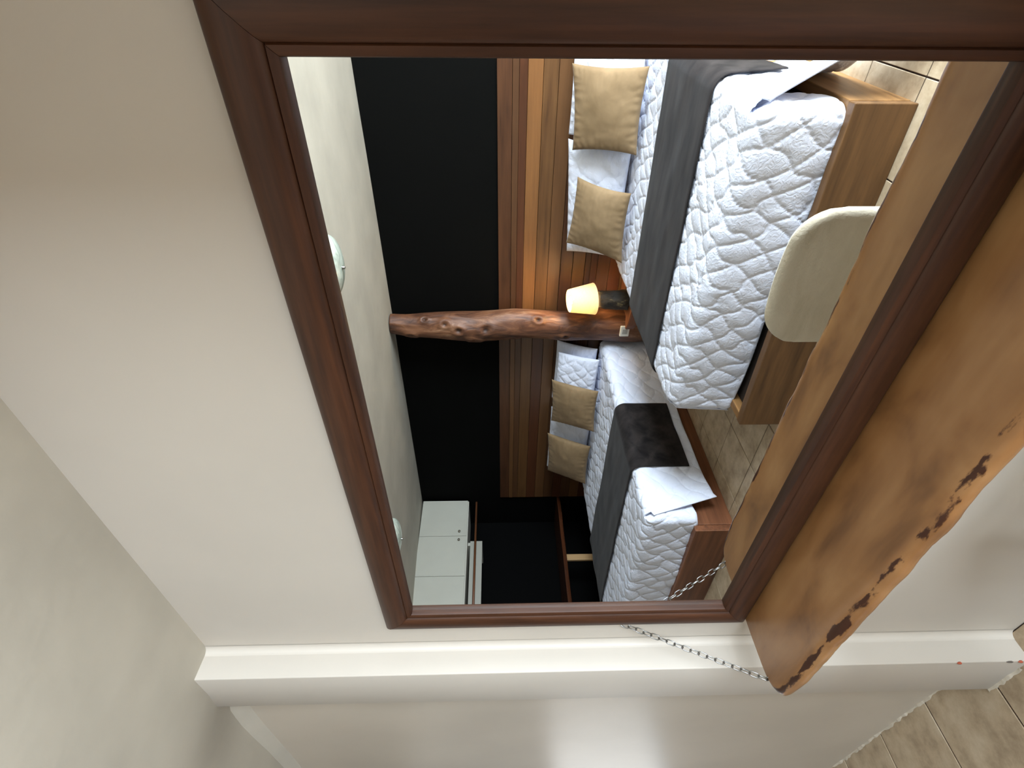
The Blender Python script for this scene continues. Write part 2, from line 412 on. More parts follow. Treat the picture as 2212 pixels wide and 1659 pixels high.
# chain from the shelf's corner up to the wall
ch = thing('steel_chain', 'thin galvanised steel link chain running from the shelf corner up behind the mirror', 'chain', (-1.455, -.16, .87))
A = Vector((-1.4535, -.164, .867)); B = Vector((-1.4955, .004, 1.2)); L = (B-A).length; d = (B-A).normalized()
def link_mesh(mat):
    r, hl, hw = .0015, .0126, .0063; pts = []
    for k in range(6):
        a = -PI/2+PI*k/5; pts.append((0, hw*math.sin(a), hl-hw+hw*math.cos(a)))
    for k in range(6):
        a = PI/2+PI*k/5; pts.append((0, hw*math.sin(a), -(hl-hw)+hw*math.cos(a)))
    return pts, r
pts, r = link_mesh(steel)
proto = tube('chain_link', pts, r, steel, ch, seg=6, closed=True)
for v in proto.data.vertices: v.co += wloc(ch)
nl = int(L/.0212); q0 = d.to_track_quat('Z', 'Y')
for k in range(nl+1):
    o = proto if k == 0 else proto.copy()
    if k: COL.objects.link(o); o.parent = ch
    o.location = A+d*(.009+k*L/(nl+.6))-wloc(ch)
    o.rotation_mode = 'QUATERNION'
    o.rotation_quaternion = q0 @ Matrix.Rotation((PI/2 if k % 2 else 0)+.35+random.uniform(-.25, .25), 3, 'Z').to_quaternion()
ey = [(A.x+.008+.0065*math.cos(a), A.y, A.z-.001+.0065*math.sin(a)) for a in np.linspace(0, 2*PI, 13)[:-1]]
tube('eye_screw', ey, .0016, steel, ch, seg=6, closed=True)
tube('wall_hook', [(B.x, B.y-.004, B.z), (B.x, B.y+.012, B.z)], .002, steel, ch, seg=6)

# ------------------------------------------------------------------ beds
def roll(d, R, slope):
    d = np.asarray(d, float); q = R*PI/2
    h = np.where(d <= 0, 0, np.where(d < q, R*np.sin(np.clip(d, 0, q)/R), R+slope*(d-q)))
    v = np.where(d <= 0, 0, np.where(d < q, R*(1-np.cos(np.clip(d, 0, q)/R)), R+(d-q)))
    return h, v
def drape(pa, pb, S):
    x0, x1, yf, zt, R = S['x0'], S['x1'], S['yf'], S['zt'], S['R']
    yf = yf+S.get('skew', 0)*(pa-x1)
    right = pa > (x0+x1)/2
    da = np.where(right, pa-x1, x0-pa); db = pb-yf
    sgn = np.where(right, 1.0, -1.0); da = np.maximum(da, 0); db = np.maximum(db, 0)
    Mx = np.maximum(da, db); mn = np.minimum(da, db)
    h, v = roll(Mx, R, S['slope'])
    with np.errstate(divide='ignore', invalid='ignore'):
        phi = np.where(Mx <= 0, 0, np.where(da >= db, PI/4*np.nan_to_num(db/np.maximum(da, 1e-9)), PI/2-PI/4*np.nan_to_num(da/np.maximum(db, 1e-9))))
    wx, wy = np.cos(phi), np.sin(phi)
    wx = np.where(Mx <= 0, 0, wx); wy = np.where(Mx <= 0, 0, wy)
    ear = np.where(right, S['ear'], S.get('earL', .1))
    hang = np.clip((Mx-R)/.15, 0, 1)
    bx = np.where(right, np.clip(pa, x0, x1), np.clip(pa, x0, x1))
    X = bx+sgn*(h*wx+ear*mn*hang*S['ex'])
    Y = np.minimum(pb, yf)+h*wy+ear*mn*hang*S['ey']
    Z = zt-v-S.get('droop', .1)*mn*hang
    return X, Y, Z
def quilt(a, b, s=.135, amp=.0078):
    wa = .016*np.sin(b*34+4*vnoise(a*5, b*5))+.032*vnoise(a*6+3, b*6)
    wb = .016*np.sin(a*34+4*vnoise(a*5+9, b*5))+.032*vnoise(a*6+13, b*6+5)
    u = (a+b*.72+wa)/s; v = (a-b*.72+wb)/s
    q = np.abs(np.sin(PI*u)*np.sin(PI*v))
    dm = s/PI*np.minimum(np.abs(np.sin(PI*u)), np.abs(np.sin(PI*v)))
    h = amp*(q**.5-.6)*.8-.0032*np.exp(-(dm/.0065)**2)
    # puckers running across the seams
    su = np.exp(-(np.abs(np.sin(PI*u))*3.2)**2); sv = np.exp(-(np.abs(np.sin(PI*v))*3.2)**2)
    pk = np.sin((a-b*.6)*230+6*vnoise(a*16, b*16))*su+np.sin((a+b*.6)*230+6*vnoise(a*15+4, b*15))*sv
    return h+.0019*pk*np.clip(vnoise(a*9, b*9+3)+.7, 0, 1)+.005*fbm(a*4.5, b*4.5+2)
def cloth(name, S, pa, pb, off, disp, mat, parent=None, base=None, solid=0.0):
    X, Y, Z = drape(pa, pb, S)
    P = np.stack([X, Y, Z], -1)
    du = np.gradient(P, axis=0); dv = np.gradient(P, axis=1)
    n = np.cross(du, dv); n /= np.maximum(np.linalg.norm(n, axis=-1, keepdims=True), 1e-9)
    flip = np.sign((n[..., 2] > -.2)*2-1)
    cen = np.array([(S['x0']+S['x1'])/2, S['yf']-1.0, S['zt']-.3]); 
    if np.sum(n*(P-cen)) < 0: n = -n
    P = P+n*(off+disp)[..., None]
    o = mesh(name, P, gridfaces(*pa.shape), mat, parent, base)
    if solid:
        md = o.modifiers.new('s', 'SOLIDIFY'); md.thickness = solid; md.offset = -1
    return o

m, nt, b = newmat('white quilted cotton')
b.inputs['Base Color'].default_value = lin(222, 228, 245); b.inputs['Roughness'].default_value = .85
b.inputs['Specular IOR Level'].default_value = .2; b.inputs['Sheen Weight'].default_value = .1
n1 = N(nt, 'ShaderNodeTexNoise', Scale=1.0, Detail=4.0, Distortion=1.5); nt.links.new(coords(nt, (38, 38, 38)), n1.inputs['Vector'])
bump(nt, b, n1.outputs[0], .5, .008)
cotton = m
def velvet(name, c, c2, sheen=.4, bmps=18, bst=.3, sc3=(5, 14, 14)):
    m, nt, b = newmat(name)
    n1 = N(nt, 'ShaderNodeTexNoise', Scale=1.0, Detail=5.0, Roughness=.6, Distortion=.5); nt.links.new(coords(nt, sc3), n1.inputs['Vector'])
    nt.links.new(ramp(nt, n1.outputs[0], [(.32, lin(c)), (.68, lin(c2))]), b.inputs['Base Color'])
    b.inputs['Roughness'].default_value = .8; b.inputs['Specular IOR Level'].default_value = .15
    b.inputs['Sheen Weight'].default_value = sheen; b.inputs['Sheen Roughness'].default_value = .4
    n2 = N(nt, 'ShaderNodeTexNoise', Scale=1.0, Detail=4.0); nt.links.new(coords(nt, (bmps,)*3), n2.inputs['Vector'])
    bump(nt, b, n2.outputs[0], bst, .006)
    return m
grey_v = velvet('charcoal velvet', (17, 15, 16), (50, 45, 44), .08, 7, .1, (2.2, 9, 9))
tan_v = velvet('tan suede', (120, 99, 72), (142, 119, 90), .15, 12, .2, (4, 4, 4))
beige_v = velvet('beige chenille', (188, 178, 158), (206, 197, 178), .3, 120)

oak = {'x': wood('honey plank x baked shade', (84, 58, 33), (122, 88, 53), 'x', 40, .5, .55, 2.6, .15, (52, 34, 19)),  # foot board: same planks darkened, its shade put into the colour
       'y': wood('honey plank y baked light', (118, 84, 48), (164, 122, 76), 'y', 40, .45, .55, 2.6, .15, (76, 50, 28))}  # side boards: lighter copy, light from the doorway put into the colour
redw = {a: wood('red brown plank '+a, (94, 56, 35), (138, 88, 58), a, 40, .45, .5, 2.4, .15, (60, 34, 22)) for a in 'xy'}
dark_in = plain('dark slat platform', (40, 30, 22), .8)
mat_m = plain('mattress ticking', (214, 212, 208), .9, bmp=.2, bs=50)

def bed(label, P_fr, P_fl, yb, h, woods, S, mz0):
    """P_fr, P_fl plan points of the foot corners (right, left)"""
    root = thing('platform_bed', label, 'bed', ((P_fr[0]+P_fl[0])/2, P_fr[1], 0))
    th = .048
    plank('foot_board', P_fr, P_fl, th, 0, h, woods['x'], root, bev=.004)
    plank('side_board', (P_fr[0], P_fr[1]-th-.0015), (P_fr[0], yb), th, 0, h-.003, woods['y'], root, side=-1)
    plank('side_board', (P_fl[0], P_fl[1]-th-.0015), (P_fl[0], yb), th, 0, h-.003, woods['y'], root, side=1)
    yy = min(P_fr[1], P_fl[1])-th-.002
    box('platform', P_fl[0]+th+.003, P_fr[0]-th-.003, yb, yy, mz0-.04, mz0, dark_in, root)
    m = box('mattress', S['x0']+.02, S['x1']-.02, yb, min(S['yf'], S['yf']+S.get('skew', 0)*(S['x0']-S['x1']))-.01, mz0+.002, S['zt']-.012, mat_m, root, bev=.06, seg=5)
    for p in m.data.polygons: p.use_smooth = True
    return root
S1 = dict(fy=.06, ext=.03, flare=.62, tip=.06, fslope=.10, sagf=.008, x0=-2.03, x1=-.53, yf=-1.53, zt=.565, R=.06, slope=.05, skew=.03, ear=.75, earL=.12, ex=.85, ey=.35, droop=.05)
S2 = dict(fy=-.22, ext=.03, flare=.16, tip=.0, fslope=.04, sagf=.004, x0=-4.80, x1=-2.95, yf=-1.40, zt=.585, R=.055, slope=-.02, skew=-.03, ear=.42, earL=.1, ex=.6, ey=.5, droop=.12)
bed('low bed of pale honey planks, nearest the doorway', (-.455, -1.412), (-2.03, -1.335), YB+.03, .237, oak, S1, .19)
bed('low bed of red brown planks, beyond the tree trunk post by the cupboard', (-2.96, -1.29), (-4.82, -1.27), YB+.03, .27, redw, S2, .2)

def coverlet(label, S, yh, Lr, Ll, Lf, step=.0062, base=None):
    """top with hanging sides whose foot end flares out, and a foot drop that wraps the mattress corner"""
    x0, x1, yf, zt, R = S['x0'], S['x1'], S['yf'], S['zt'], S['R']
    ext = S['ext']
    pieces = []
    # sheet A: top and sides
    na = int((x1-x0+Lr+Ll)/step); nb = int((yf+ext-yh)/step)
    pa, pb = np.meshgrid(np.linspace(x0-Ll, x1+Lr, na), np.linspace(yh, yf+ext, nb), indexing='ij')
    yfa = yf+S['skew']*(np.clip(pa, x0, x1)-x1)
    pb = yh+(pb-yh)*(yfa+ext-yh)/(yf+ext-yh)
    right = pa > (x0+x1)/2; sg = np.where(right, 1., -1.)
    da = np.maximum(np.where(right, pa-x1, x0-pa), 0)
    h, v = roll(da, R, S['slope'])
    rmp = np.clip((pb-(yfa-.42))/.48, 0, 1); rmp = rmp*rmp*(3-2*rmp); FL = np.where(right, S['flare'], .04)
    vv = np.clip(v-R*.5, 0, 1)
    X = np.clip(pa, x0, x1)+sg*(h+FL*rmp*vv)
    Y = pb+S['fy']*rmp*vv*np.where(right, 1, 0)
    Z = zt-v+.10*FL*rmp*vv-S['tip']*np.clip((pb-yfa+.12)/(ext+.12), 0, 1)**2*np.clip(v/Lr, 0, 1)**2
    Z = Z-np.where(pb > yfa, (pb-yfa)*.5, 0)
    disp = quilt(pa, pb); Ed = np.minimum(np.minimum(pa-pa[0, 0], pa[-1, 0]-pa), pb[:, -1:]-pb)
    disp = np.where(Ed < .011, -.003, disp)+np.clip((da-.06)/.3, 0, 1)*.012*vnoise(pb*4.5, 3.3)
    keep = ~((pb > yfa+.004) & (da < R*1.1))
    pieces.append((X, Y, Z, disp, keep, .009))
    # sheet B: foot drop
    wr = .20
    na = int((x1-x0+2*wr)/step); nb = int((Lf+.03)/step)
    pa, db = np.meshgrid(np.linspace(x0-wr, x1+wr, na), np.linspace(-.03, Lf, nb), indexing='ij')
    right = pa > (x0+x1)/2; sg = np.where(right, 1., -1.)
    da = np.maximum(np.where(right, pa-x1, x0-pa), 0); q = np.clip(da/R, 0, PI/2)
    h, v = roll(np.maximum(db, 0), R, S['fslope'])
    rf = np.clip(v/R, 0, 1)
    yfa = yf+S['skew']*(np.clip(pa, x0, x1)-x1)
    X = np.clip(pa, x0, x1)+sg*R*np.sin(q)*(.25+.75*rf)
    Y = yfa+np.where(db < 0, db, h)-R*(1-np.cos(q))-np.maximum(da-R*PI/2, 0)
    Z = zt-v-.25*R*(1-np.cos(q))-.02*q*(1-rf)+.05*np.clip(da/wr, 0, 1)*np.clip((db-.2)/.2, 0, 1)-S['sagf']*np.sin((pa-x0)/(x1-x0)*PI*3)*np.clip(db/Lf, 0, 1)
    disp = quilt(pa, yfa+db); Ed = np.minimum(np.minimum(pa-pa[0, 0], pa[-1, 0]-pa), db[0, -1]-db)
    disp = np.where(Ed < .011, -.003, disp)+np.clip((db-.06)/.3, 0, 1)*.012*vnoise(pa*4.5, 7.3)
    pieces.append((X, Y, Z, disp, np.ones(pa.shape, bool), .0075))
    V = []; Fc = []; cen = np.array([(x0+x1)/2, yf-1., zt-.3])
    for (X, Y, Z, disp, keep, off) in pieces:
        P = np.stack([X, Y, Z], -1)
        n = np.cross(np.gradient(P, axis=0), np.gradient(P, axis=1)); n /= np.maximum(np.linalg.norm(n, axis=-1, keepdims=True), 1e-9)
        if np.sum(n*(P-cen)) < 0: n = -n
        P = P+n*(off+disp)[..., None]
        m_ = P.shape[1]; o_ = len(V); kf = keep.ravel()
        V.extend(P.reshape(-1, 3).tolist())
        Fc.extend([tuple(i+o_ for i in f) for f in gridfaces(*P.shape[:2]) if kf[f[0]] and kf[f[1]] and kf[f[2]] and kf[f[3]]])
    o = mesh('coverlet', V, Fc, cotton, None, base)
    bm = bmesh.new(); bm.from_mesh(o.data)
    bmesh.ops.delete(bm, geom=[v for v in bm.verts if not v.link_faces], context='VERTS')
    bmesh.ops.recalc_face_normals(bm, faces=bm.faces[:]); bm.to_mesh(o.data); bm.free()
    md = o.modifiers.new('s', 'SOLIDIFY'); md.thickness = .007; md.offset = -1
    return tag(o, label, 'bedspread')
coverlet('white quilted bedspread with a flared corner, on the pale honey plank bed', S1, YB+.06, .55, .36, .37, base=(-1.28, -1.5, .57))
coverlet('white quilted bedspread hanging close to the floor, on the red brown plank bed', S2, -3.33, .50, .36, .37, base=(-3.86, -1.4, .59))

def runner(label, S, head, foot, Lr, Ll, mat, base, amp=.004):
    """head / foot: (y at x0, y at x1)"""
    na, nb = 300, 90
    a = np.linspace(S['x0']-Ll, S['x1']+Lr, na); t = np.linspace(0, 1, nb)
    pa, tt = np.meshgrid(a, t, indexing='ij'); f = np.clip((pa-S['x0'])/(S['x1']-S['x0']), 0, 1)
    yh = head[0]+(head[1]-head[0])*f+.012*vnoise(pa*2.1, 1.1); yf = foot[0]+(foot[1]-foot[0])*f+.014*vnoise(pa*2.3, 4.1)
    pb = yh+(yf-yh)*tt
    Sx = dict(S); Sx['yf'] = 5.0; Sx['skew'] = 0
    disp = amp*fbm(pa*3.5, pb*6, 0, 2)
    e = np.minimum(tt, 1-tt)
    disp = disp-np.clip(.02-e, 0, 1)*.15
    hangx = np.clip((pa-S['x1']-.06)/.3, 0, 1); disp = disp+hangx*.014*vnoise(pb*4.5, 3.3)
    o = cloth('bed_runner', Sx, pa, pb, .0225, disp, mat, None, base, .005)
    return tag(o, label, 'runner', None)
runner('charcoal velvet runner laid across the pale honey plank bed', S1, (-2.63, -2.70), (-1.87, -1.93), .33, .34, grey_v, (-1.28, -2.25, .6))
runner('charcoal velvet runner laid across the red brown plank bed', S2, (-2.45, -2.44), (-1.76, -1.78), .42, .34, grey_v, (-3.86, -2.1, .61))

def pillow(name, corners, th, mat, label, cat, group=None, seed=0, n=46, quilted=False, pinch=.05, wr=1.0, sag=0.0):
    """corners: bottom-left, bottom-right, top-right, top-left as seen from the room's front (from +y looking to -y)"""
    c = [np.array(p, float) for p in corners]
    u = np.linspace(-1, 1, n); uu, vv = np.meshgrid(u, u, indexing='ij')
    # outline pulled in between the corners
    pu = uu*(1-pinch*(1-vv**2)*np.abs(uu)); pv = vv*(1-pinch*(1-uu**2)*np.abs(vv))
    f, g = (pu+1)/2, (pv+1)/2
    P = ((1-f)*(1-g))[..., None]*c[0]+(f*(1-g))[..., None]*c[1]+(f*g)[..., None]*c[2]+((1-f)*g)[..., None]*c[3]
    ex = (c[1]+c[2]-c[0]-c[3]); eu = (c[2]+c[3]-c[0]-c[1]); nrm = np.cross(ex, eu); nrm /= np.linalg.norm(nrm)
    if nrm[1] < 0: nrm = -nrm
    prof = np.clip((1-uu**2)*(1-vv**2), 0, 1)**.42
    edge = np.clip(1-np.maximum(np.abs(uu), np.abs(vv)), 0, 1)
    rad = np.exp(-edge*5)
    wrk = wr*(.004*rad*np.sin(uu*31+seed+3*vnoise(uu*4, vv*4))*(np.abs(vv) > np.abs(uu))+.004*rad*np.sin(vv*31+seed*2+3*vnoise(uu*4, vv*4+9))*(np.abs(uu) >= np.abs(vv)))*np.clip(edge*12, 0, 1)
    wrk = wrk+wr*.005*fbm(uu*1.8+seed, vv*2.6+seed*.7)*prof
    if quilted: wrk = wrk+quilt(uu*.33+seed, vv*.22, .12, .008)*np.clip(edge*6, 0, 1)
    if sag: P = P-np.array([0, 0, 1.])*(sag*(1-uu**2)*np.clip(vv, 0, 1))[..., None]
    Fr = P+nrm*(th*.5*prof+.0015+wrk)[..., None]; Bk = P-nrm*(th*.5*prof+.0015)[..., None]
    V = np.concatenate([Fr.reshape(-1, 3), Bk.reshape(-1, 3)])
    G = gridfaces(n, n); N_ = n*n; Fc = [tuple(f) for f in G]+[tuple(reversed([i+N_ for i in f])) for f in G]
    ring = [i*n for i in range(n)]+[(n-1)*n+j for j in range(1, n)]+[i*n+n-1 for i in range(n-2, -1, -1)]+[j for j in range(n-2, 0, -1)]
    for k in range(len(ring)):
        a, b2 = ring[k], ring[(k+1) % len(ring)]; Fc.append((a, a+N_, b2+N_, b2))
    base = tuple(((c[0]+c[1])/2).tolist())
    o = mesh(name, V, Fc, mat, None, base)
    bm = bmesh.new(); bm.from_mesh(o.data); bmesh.ops.recalc_face_normals(bm, faces=bm.faces[:]); bm.to_mesh(o.data); bm.free()
    return tag(o, label, cat, group)
# seam piping as a sub-mesh is too fine to see; corners are drawn out by the pinch
ZB = .612
CG = 'tan cushions leaning on the pillows'
pillow('cushion', [(-1.12, -2.99, ZB), (-.60, -3.00, ZB), (-.622, -3.22, 1.06), (-1.155, -3.22, 1.015)], .13, tan_v, 'tan square cushion nearest the doorway on the pale honey plank bed', 'cushion', CG, 1, pinch=.07)
pillow('cushion', [(-1.885, -2.93, ZB), (-1.355, -2.93, ZB+.01), (-1.33, -3.19, .965), (-1.845, -3.20, 1.01)], .13, tan_v, 'tan square cushion beside the lamp on the pale honey plank bed', 'cushion', CG, 2, pinch=.08)
pillow('cushion', [(-3.70, -2.93, ZB+.012), (-3.225, -2.99, ZB+.012), (-3.25, -3.20, 1.04), (-3.80, -3.20, 1.015)], .12, tan_v, 'tan cushion on the red brown plank bed, the one nearer the trunk post', 'cushion', CG, 3, pinch=.06)
pillow('cushion', [(-4.52, -2.95, ZB+.012), (-3.95, -2.97, ZB+.012), (-3.99, -3.21, 1.04), (-4.59, -3.21, 1.008)], .12, tan_v, 'tan cushion on the red brown plank bed, the one nearer the cupboard', 'cushion', CG, 4, pinch=.06)
PG = 'white quilted pillows at the bed heads'
pillow('pillow', [(-1.13, -3.17, .60), (-.45, -3.17, .60), (-.44, -3.37, 1.035), (-1.09, -3.37, 1.03)], .15, cotton, 'white quilted pillow behind the cushion nearest the doorway', 'pillow', PG, 5, quilted=True, pinch=.03, n=70)
pillow('pillow', [(-1.97, -3.19, .60), (-1.15, -3.19, .60), (-1.12, -3.37, 1.03), (-2.0, -3.37, .975)], .15, cotton, 'white quilted pillow behind the cushion beside the lamp', 'pillow', PG, 6, quilted=True, pinch=.03, n=70)
pillow('pillow', [(-3.72, -3.15, .62), (-2.98, -3.15, .62), (-2.98, -3.28, .985), (-3.70, -3.28, 1.0)], .13, cotton, 'white quilted pillow in front of another by the trunk post', 'pillow', PG, 7, quilted=True, pinch=.03, n=70)
pillow('pillow', [(-3.68, -3.26, .62), (-2.95, -3.28, .62), (-2.93, -3.40, .99), (-3.66, -3.40, 1.0)], .12, cotton, 'white pillow tucked flat against the panelling by the trunk post', 'pillow', PG, 8, quilted=True, pinch=.03, n=60)
pillow('pillow', [(-4.72, -3.14, .62), (-3.76, -3.14, .62), (-3.76, -3.37, 1.0), (-4.70, -3.37, 1.0)], .14, cotton, 'white quilted pillow behind the cushion nearer the cupboard', 'pillow', PG, 9, quilted=True, pinch=.03, n=70)

# ------------------------------------------------------------------ tree trunk post
m, nt, b = newmat('peeled tree trunk')
n1 = N(nt, 'ShaderNodeTexNoise', Scale=1.0, Detail=7.0, Roughness=.62, Distortion=1.1); nt.links.new(coords(nt, (15, 15, 4.2)), n1.inputs['Vector'])
n2 = N(nt, 'ShaderNodeTexNoise', Scale=1.0, Detail=3.0); nt.links.new(coords(nt, (5, 5, 1.7)), n2.inputs['Vector'])
mx = N(nt, 'ShaderNodeMix', data_type='FLOAT'); mx.inputs[0].default_value = .4
nt.links.new(n1.outputs[0], mx.inputs[2]); nt.links.new(n2.outputs[0], mx.inputs[3])
at = N(nt, 'ShaderNodeAttribute'); at.attribute_name = 'knot'
cb = ramp(nt, mx.outputs[0], [(.32, lin(40, 24, 16)), (.46, lin(84, 52, 35)), (.56, lin(112, 74, 50)), (.70, lin(152, 118, 92))])
mk = N(nt, 'ShaderNodeMix', data_type='RGBA'); nt.links.new(at.outputs['Fac'], mk.inputs[0]); nt.links.new(cb, mk.inputs[6]); mk.inputs[7].default_value = lin(30, 14, 8)
nt.links.new(mk.outputs[2], b.inputs['Base Color']); b.inputs['Roughness'].default_value = .5; b.inputs['Specular IOR Level'].default_value = .4
bump(nt, b, n1.outputs[0], .6, .012)
trunk_m = m
nz, na = 260, 72
V = []; kn = []
knots = [(2.33, -1.0, .03), (2.02, -2.2, .026), (1.76, -.9, .032), (1.43, -.7, .03), (1.9, -1.8, .03), (1.66, -1.9, .04), (1.2, -2.4, .025), (.95, -1.3, .02), (2.2, -2.6, .02)]
for i in range(nz):
    z = 2.512*i/(nz-1)
    t = z/2.5
    r0 = .152-.034*t-.020*max(0, t-.75)/.25+.007*math.sin(z*4.2+.5)
    cx = -2.68+.012*math.sin(z*5.1+1)+.010*math.sin(z*9+2)-.01*(1-t); cy = -3.30-.006*math.sin(z*3)
    for k in range(na):
        a = 2*PI*k/na
        tw = a+z*.9
        r = r0*(1+.06*float(vnoise(math.cos(tw)*1.5+5, math.sin(tw)*1.5+5, z*2.3))+.035*float(vnoise(math.cos(tw)*4+5, math.sin(tw)*4+9, z*4.5)))
        kk = 0
        for (kz, ka, kr) in knots:
            # angle ka measured so that +y faces the room's front
            da = (a-(ka+PI)+PI) % (2*PI)-PI
            dd = math.hypot(da*r0, (z-kz)*.75)/kr
            r += .011*math.exp(-(dd-1.25)**2*2.2)-.014*math.exp(-dd*dd*2.5)
            kk = max(kk, math.exp(-dd*dd*3.2))
        V.append((cx+r*math.cos(a), cy+r*math.sin(a), z)); kn.append(kk)
Fc = gridfaces(nz, na, True)+[tuple(range(na))[::-1], tuple((nz-1)*na+k for k in range(na))]
o = mesh('trunk_post', V, Fc, trunk_m, None, (-2.68, -3.30, 0))
a_ = o.data.attributes.new('knot', 'FLOAT', 'POINT'); a_.data.foreach_set('value', kn)
tag(o, 'gnarled reddish tree trunk post rising to the ceiling between the beds', 'post')

# power outlet on the post
white_p = plain('white plastic', (226, 224, 214), .4)
ou = thing('power_outlet', 'small white power outlet fixed low on the tree trunk post', 'outlet', (-2.64, -3.13, .44))
box('cover_plate', -2.695, -2.590, -3.136, -3.115, .40, .482, white_p, ou, bev=.006)
box('socket', -2.667, -2.617, -3.116, -3.112, .418, .464, plain('outlet grey', (170, 168, 160), .5), ou, bev=.002)

# bedside slab and lamp
ns = thing('nightstand', 'small red brown wooden nightstand with a wedge shaped slab top, between the two beds', 'nightstand', (-2.36, -3.2, 0))
top = [(-2.47, -3.44), (-2.485, -3.13), (-2.60, -3.085), (-2.53, -3.03), (-2.36, -2.985), (-2.22, -2.99), (-2.125, -3.02), (-2.115, -3.44)]
bm = bmesh.new(); n = len(top)
vs = [bm.verts.new((x*.985+(-2.36)*.015, y, .375)) for x, y in top]+[bm.verts.new((x, y, .452)) for x, y in top]
bm.faces.new(vs[:n][::-1]); bm.faces.new(vs[n:])
for k in range(n): bm.faces.new((vs[k], vs[(k+1) % n], vs[n+(k+1) % n], vs[n+k]))
bmesh.ops.bevel(bm, geom=bm.edges[:], offset=.006, segments=2, affect='EDGES')
bmesh.ops.triangulate(bm, faces=[f for f in bm.faces if len(f.verts) > 4])
from_bm('slab_top', bm, redw['x'], ns)
box('body', -2.46, -2.16, -3.42, -3.08, .0, .373, redw['x'], ns, bev=.005)

lp = thing('table_lamp', 'lit table lamp with a pale tapered shade on a rough dark log base', 'lamp', (-2.35, -3.17, .454))
m, nt, b = newmat('charred log with lichen')
n1 = N(nt, 'ShaderNodeTexNoise', Scale=1.0, Detail=6.0, Roughness=.65); nt.links.new(coords(nt, (16, 16, 9)), n1.inputs['Vector'])
nt.links.new(ramp(nt, n1.outputs[0], [(.45, lin(24, 20, 14)), (.6, lin(52, 42, 26)), (.68, lin(120, 104, 70))]), b.inputs['Base Color'])
b.inputs['Roughness'].default_value = .7; bump(nt, b, n1.outputs[0], .8, .015)
LX, LY = -2.35, -3.17
V = []; nz, na = 40, 36
for i in range(nz):
    z = .4545+.262*i/(nz-1)
    for k in range(na):
        a = 2*PI*k/na
        r = (.088-.022*(i/(nz-1)))*(1+.10*float(fbm(math.cos(a)*2+3, math.sin(a)*2+3, z*14)))
        if i > nz-4: r *= 1-.12*(i-nz+4)
        V.append((LX+r*math.cos(a), LY+r*math.sin(a), z))
mesh('log_base', V, gridfaces(nz, na, True)+[tuple(range(na))[::-1], tuple((nz-1)*na+k for k in range(na))], m, lp)
lathe('stem', [(.012, .714), (.012, .76), (.018, .762), (.018, .80), (.014, .802)], LX, LY, plain('brass socket', (150, 120, 70), .4, metal=1), lp, seg=14)
em, nt, b = newmat('lit frosted bulb'); b.inputs['Emission Color'].default_value = (1, .72, .36, 1); b.inputs['Emission Strength'].default_value = 22
bulb = lathe('bulb', [(.004, .802), (.014, .808), (.026, .825), (.030, .842), (.026, .86), (.014, .872), (.002, .876)], LX, LY, em, lp, seg=20)
m, nt, b = newmat('lit linen shade')
n1 = N(nt, 'ShaderNodeTexNoise', Scale=1.0, Detail=3.0); nt.links.new(coords(nt, (160, 160, 160)), n1.inputs['Vector'])
nt.links.new(ramp(nt, n1.outputs[0], [(.3, lin(228, 208, 168)), (.7, lin(250, 236, 206))]), b.inputs['Base Color'])
b.inputs['Roughness'].default_value = .9; b.inputs['Specular IOR Level'].default_value = 0
b.inputs['Emission Color'].default_value = (1.0, .63, .25, 1); b.inputs['Emission Strength'].default_value = .30
tr = N(nt, 'ShaderNodeBsdfTranslucent'); nt.links.new(n1.outputs[0], tr.inputs[0]); tr.inputs[0].default_value = (1, .86, .6, 1)
for l in list(tr.inputs[0].links): nt.links.remove(l)
ms = N(nt, 'ShaderNodeMixShader'); ms.inputs[0].default_value = .28
out = nt.nodes['Material Output']; nt.links.new(b.outputs[0], ms.inputs[1]); nt.links.new(tr.outputs[0], ms.inputs[2]); nt.links.new(ms.outputs[0], out.inputs[0])
shade = lathe('lamp_shade', [(.135, .736), (.1335, .740), (.0975, .95), (.096, .953), (.0945, .95), (.1305, .740), (.132, .736), (.135, .736)], LX, LY, m, lp, seg=56, caps=(False, False))
tilt = Matrix.Rotation(math.radians(-9), 3, 'X'); piv = Vector((0, 0, .84-.454))
for v in shade.data.vertices: v.co = tilt @ (v.co-piv)+piv
pl = bpy.data.lights.new('lamp_light', 'POINT'); pl.energy = 7.5; pl.color = (1.0, .70, .36); pl.shadow_soft_size = .035
po = bpy.data.objects.new('lamp_light', pl); po.parent = lp; po.location = (0, 0, .915-.454); COL.objects.link(po)

# ------------------------------------------------------------------ wall cupboard, rail and counter in the dark alcove
lam = plain('off white laminate', (168, 166, 154), .5, var=.02, vs=3)
lamd = plain('white laminate edge', (180, 177, 165), .5)
cb = thing('wall_cupboard', 'white wall cupboard with plain doors and round knobs, high under the ceiling', 'cupboard', (-5.7, -2.4, 1.93))
yA, yZ = -3.425, -1.38; z0, z1 = 1.935, 2.505
box('carcass', XL+.001, -5.425, yA, yZ, z0, z1, lamd, cb, bev=.002)
dw = (yZ-yA)/4
for k in range(4):
    a, b2 = yA+k*dw+.0018, yA+(k+1)*dw-.0018
    d_ = box('door', -5.4245, -5.404, a, b2, z0+.012, z1-.002, lam, cb, bev=.0015, seg=1)
    ky = b2-.055 if k % 2 == 0 else a+.055
    if k == 3: ky = b2-.055
    if k == 2: ky = b2-.055
    V = []; pr = [(.004, 0), (.006, .006), (.013, .014), (.014, .019), (.010, .023), (.002, .0245)]
    for (r, xx) in pr:
        for q in range(14):
            an = 2*PI*q/14; V.append((-5.404+xx, ky+r*math.cos(an), z0+.098+r*math.sin(an)))
    mesh('knob', V, gridfaces(len(pr), 14, True)+[tuple(5*14+q for q in range(14))], plain('brushed knob', (110, 104, 92), .35, metal=.8), d_)
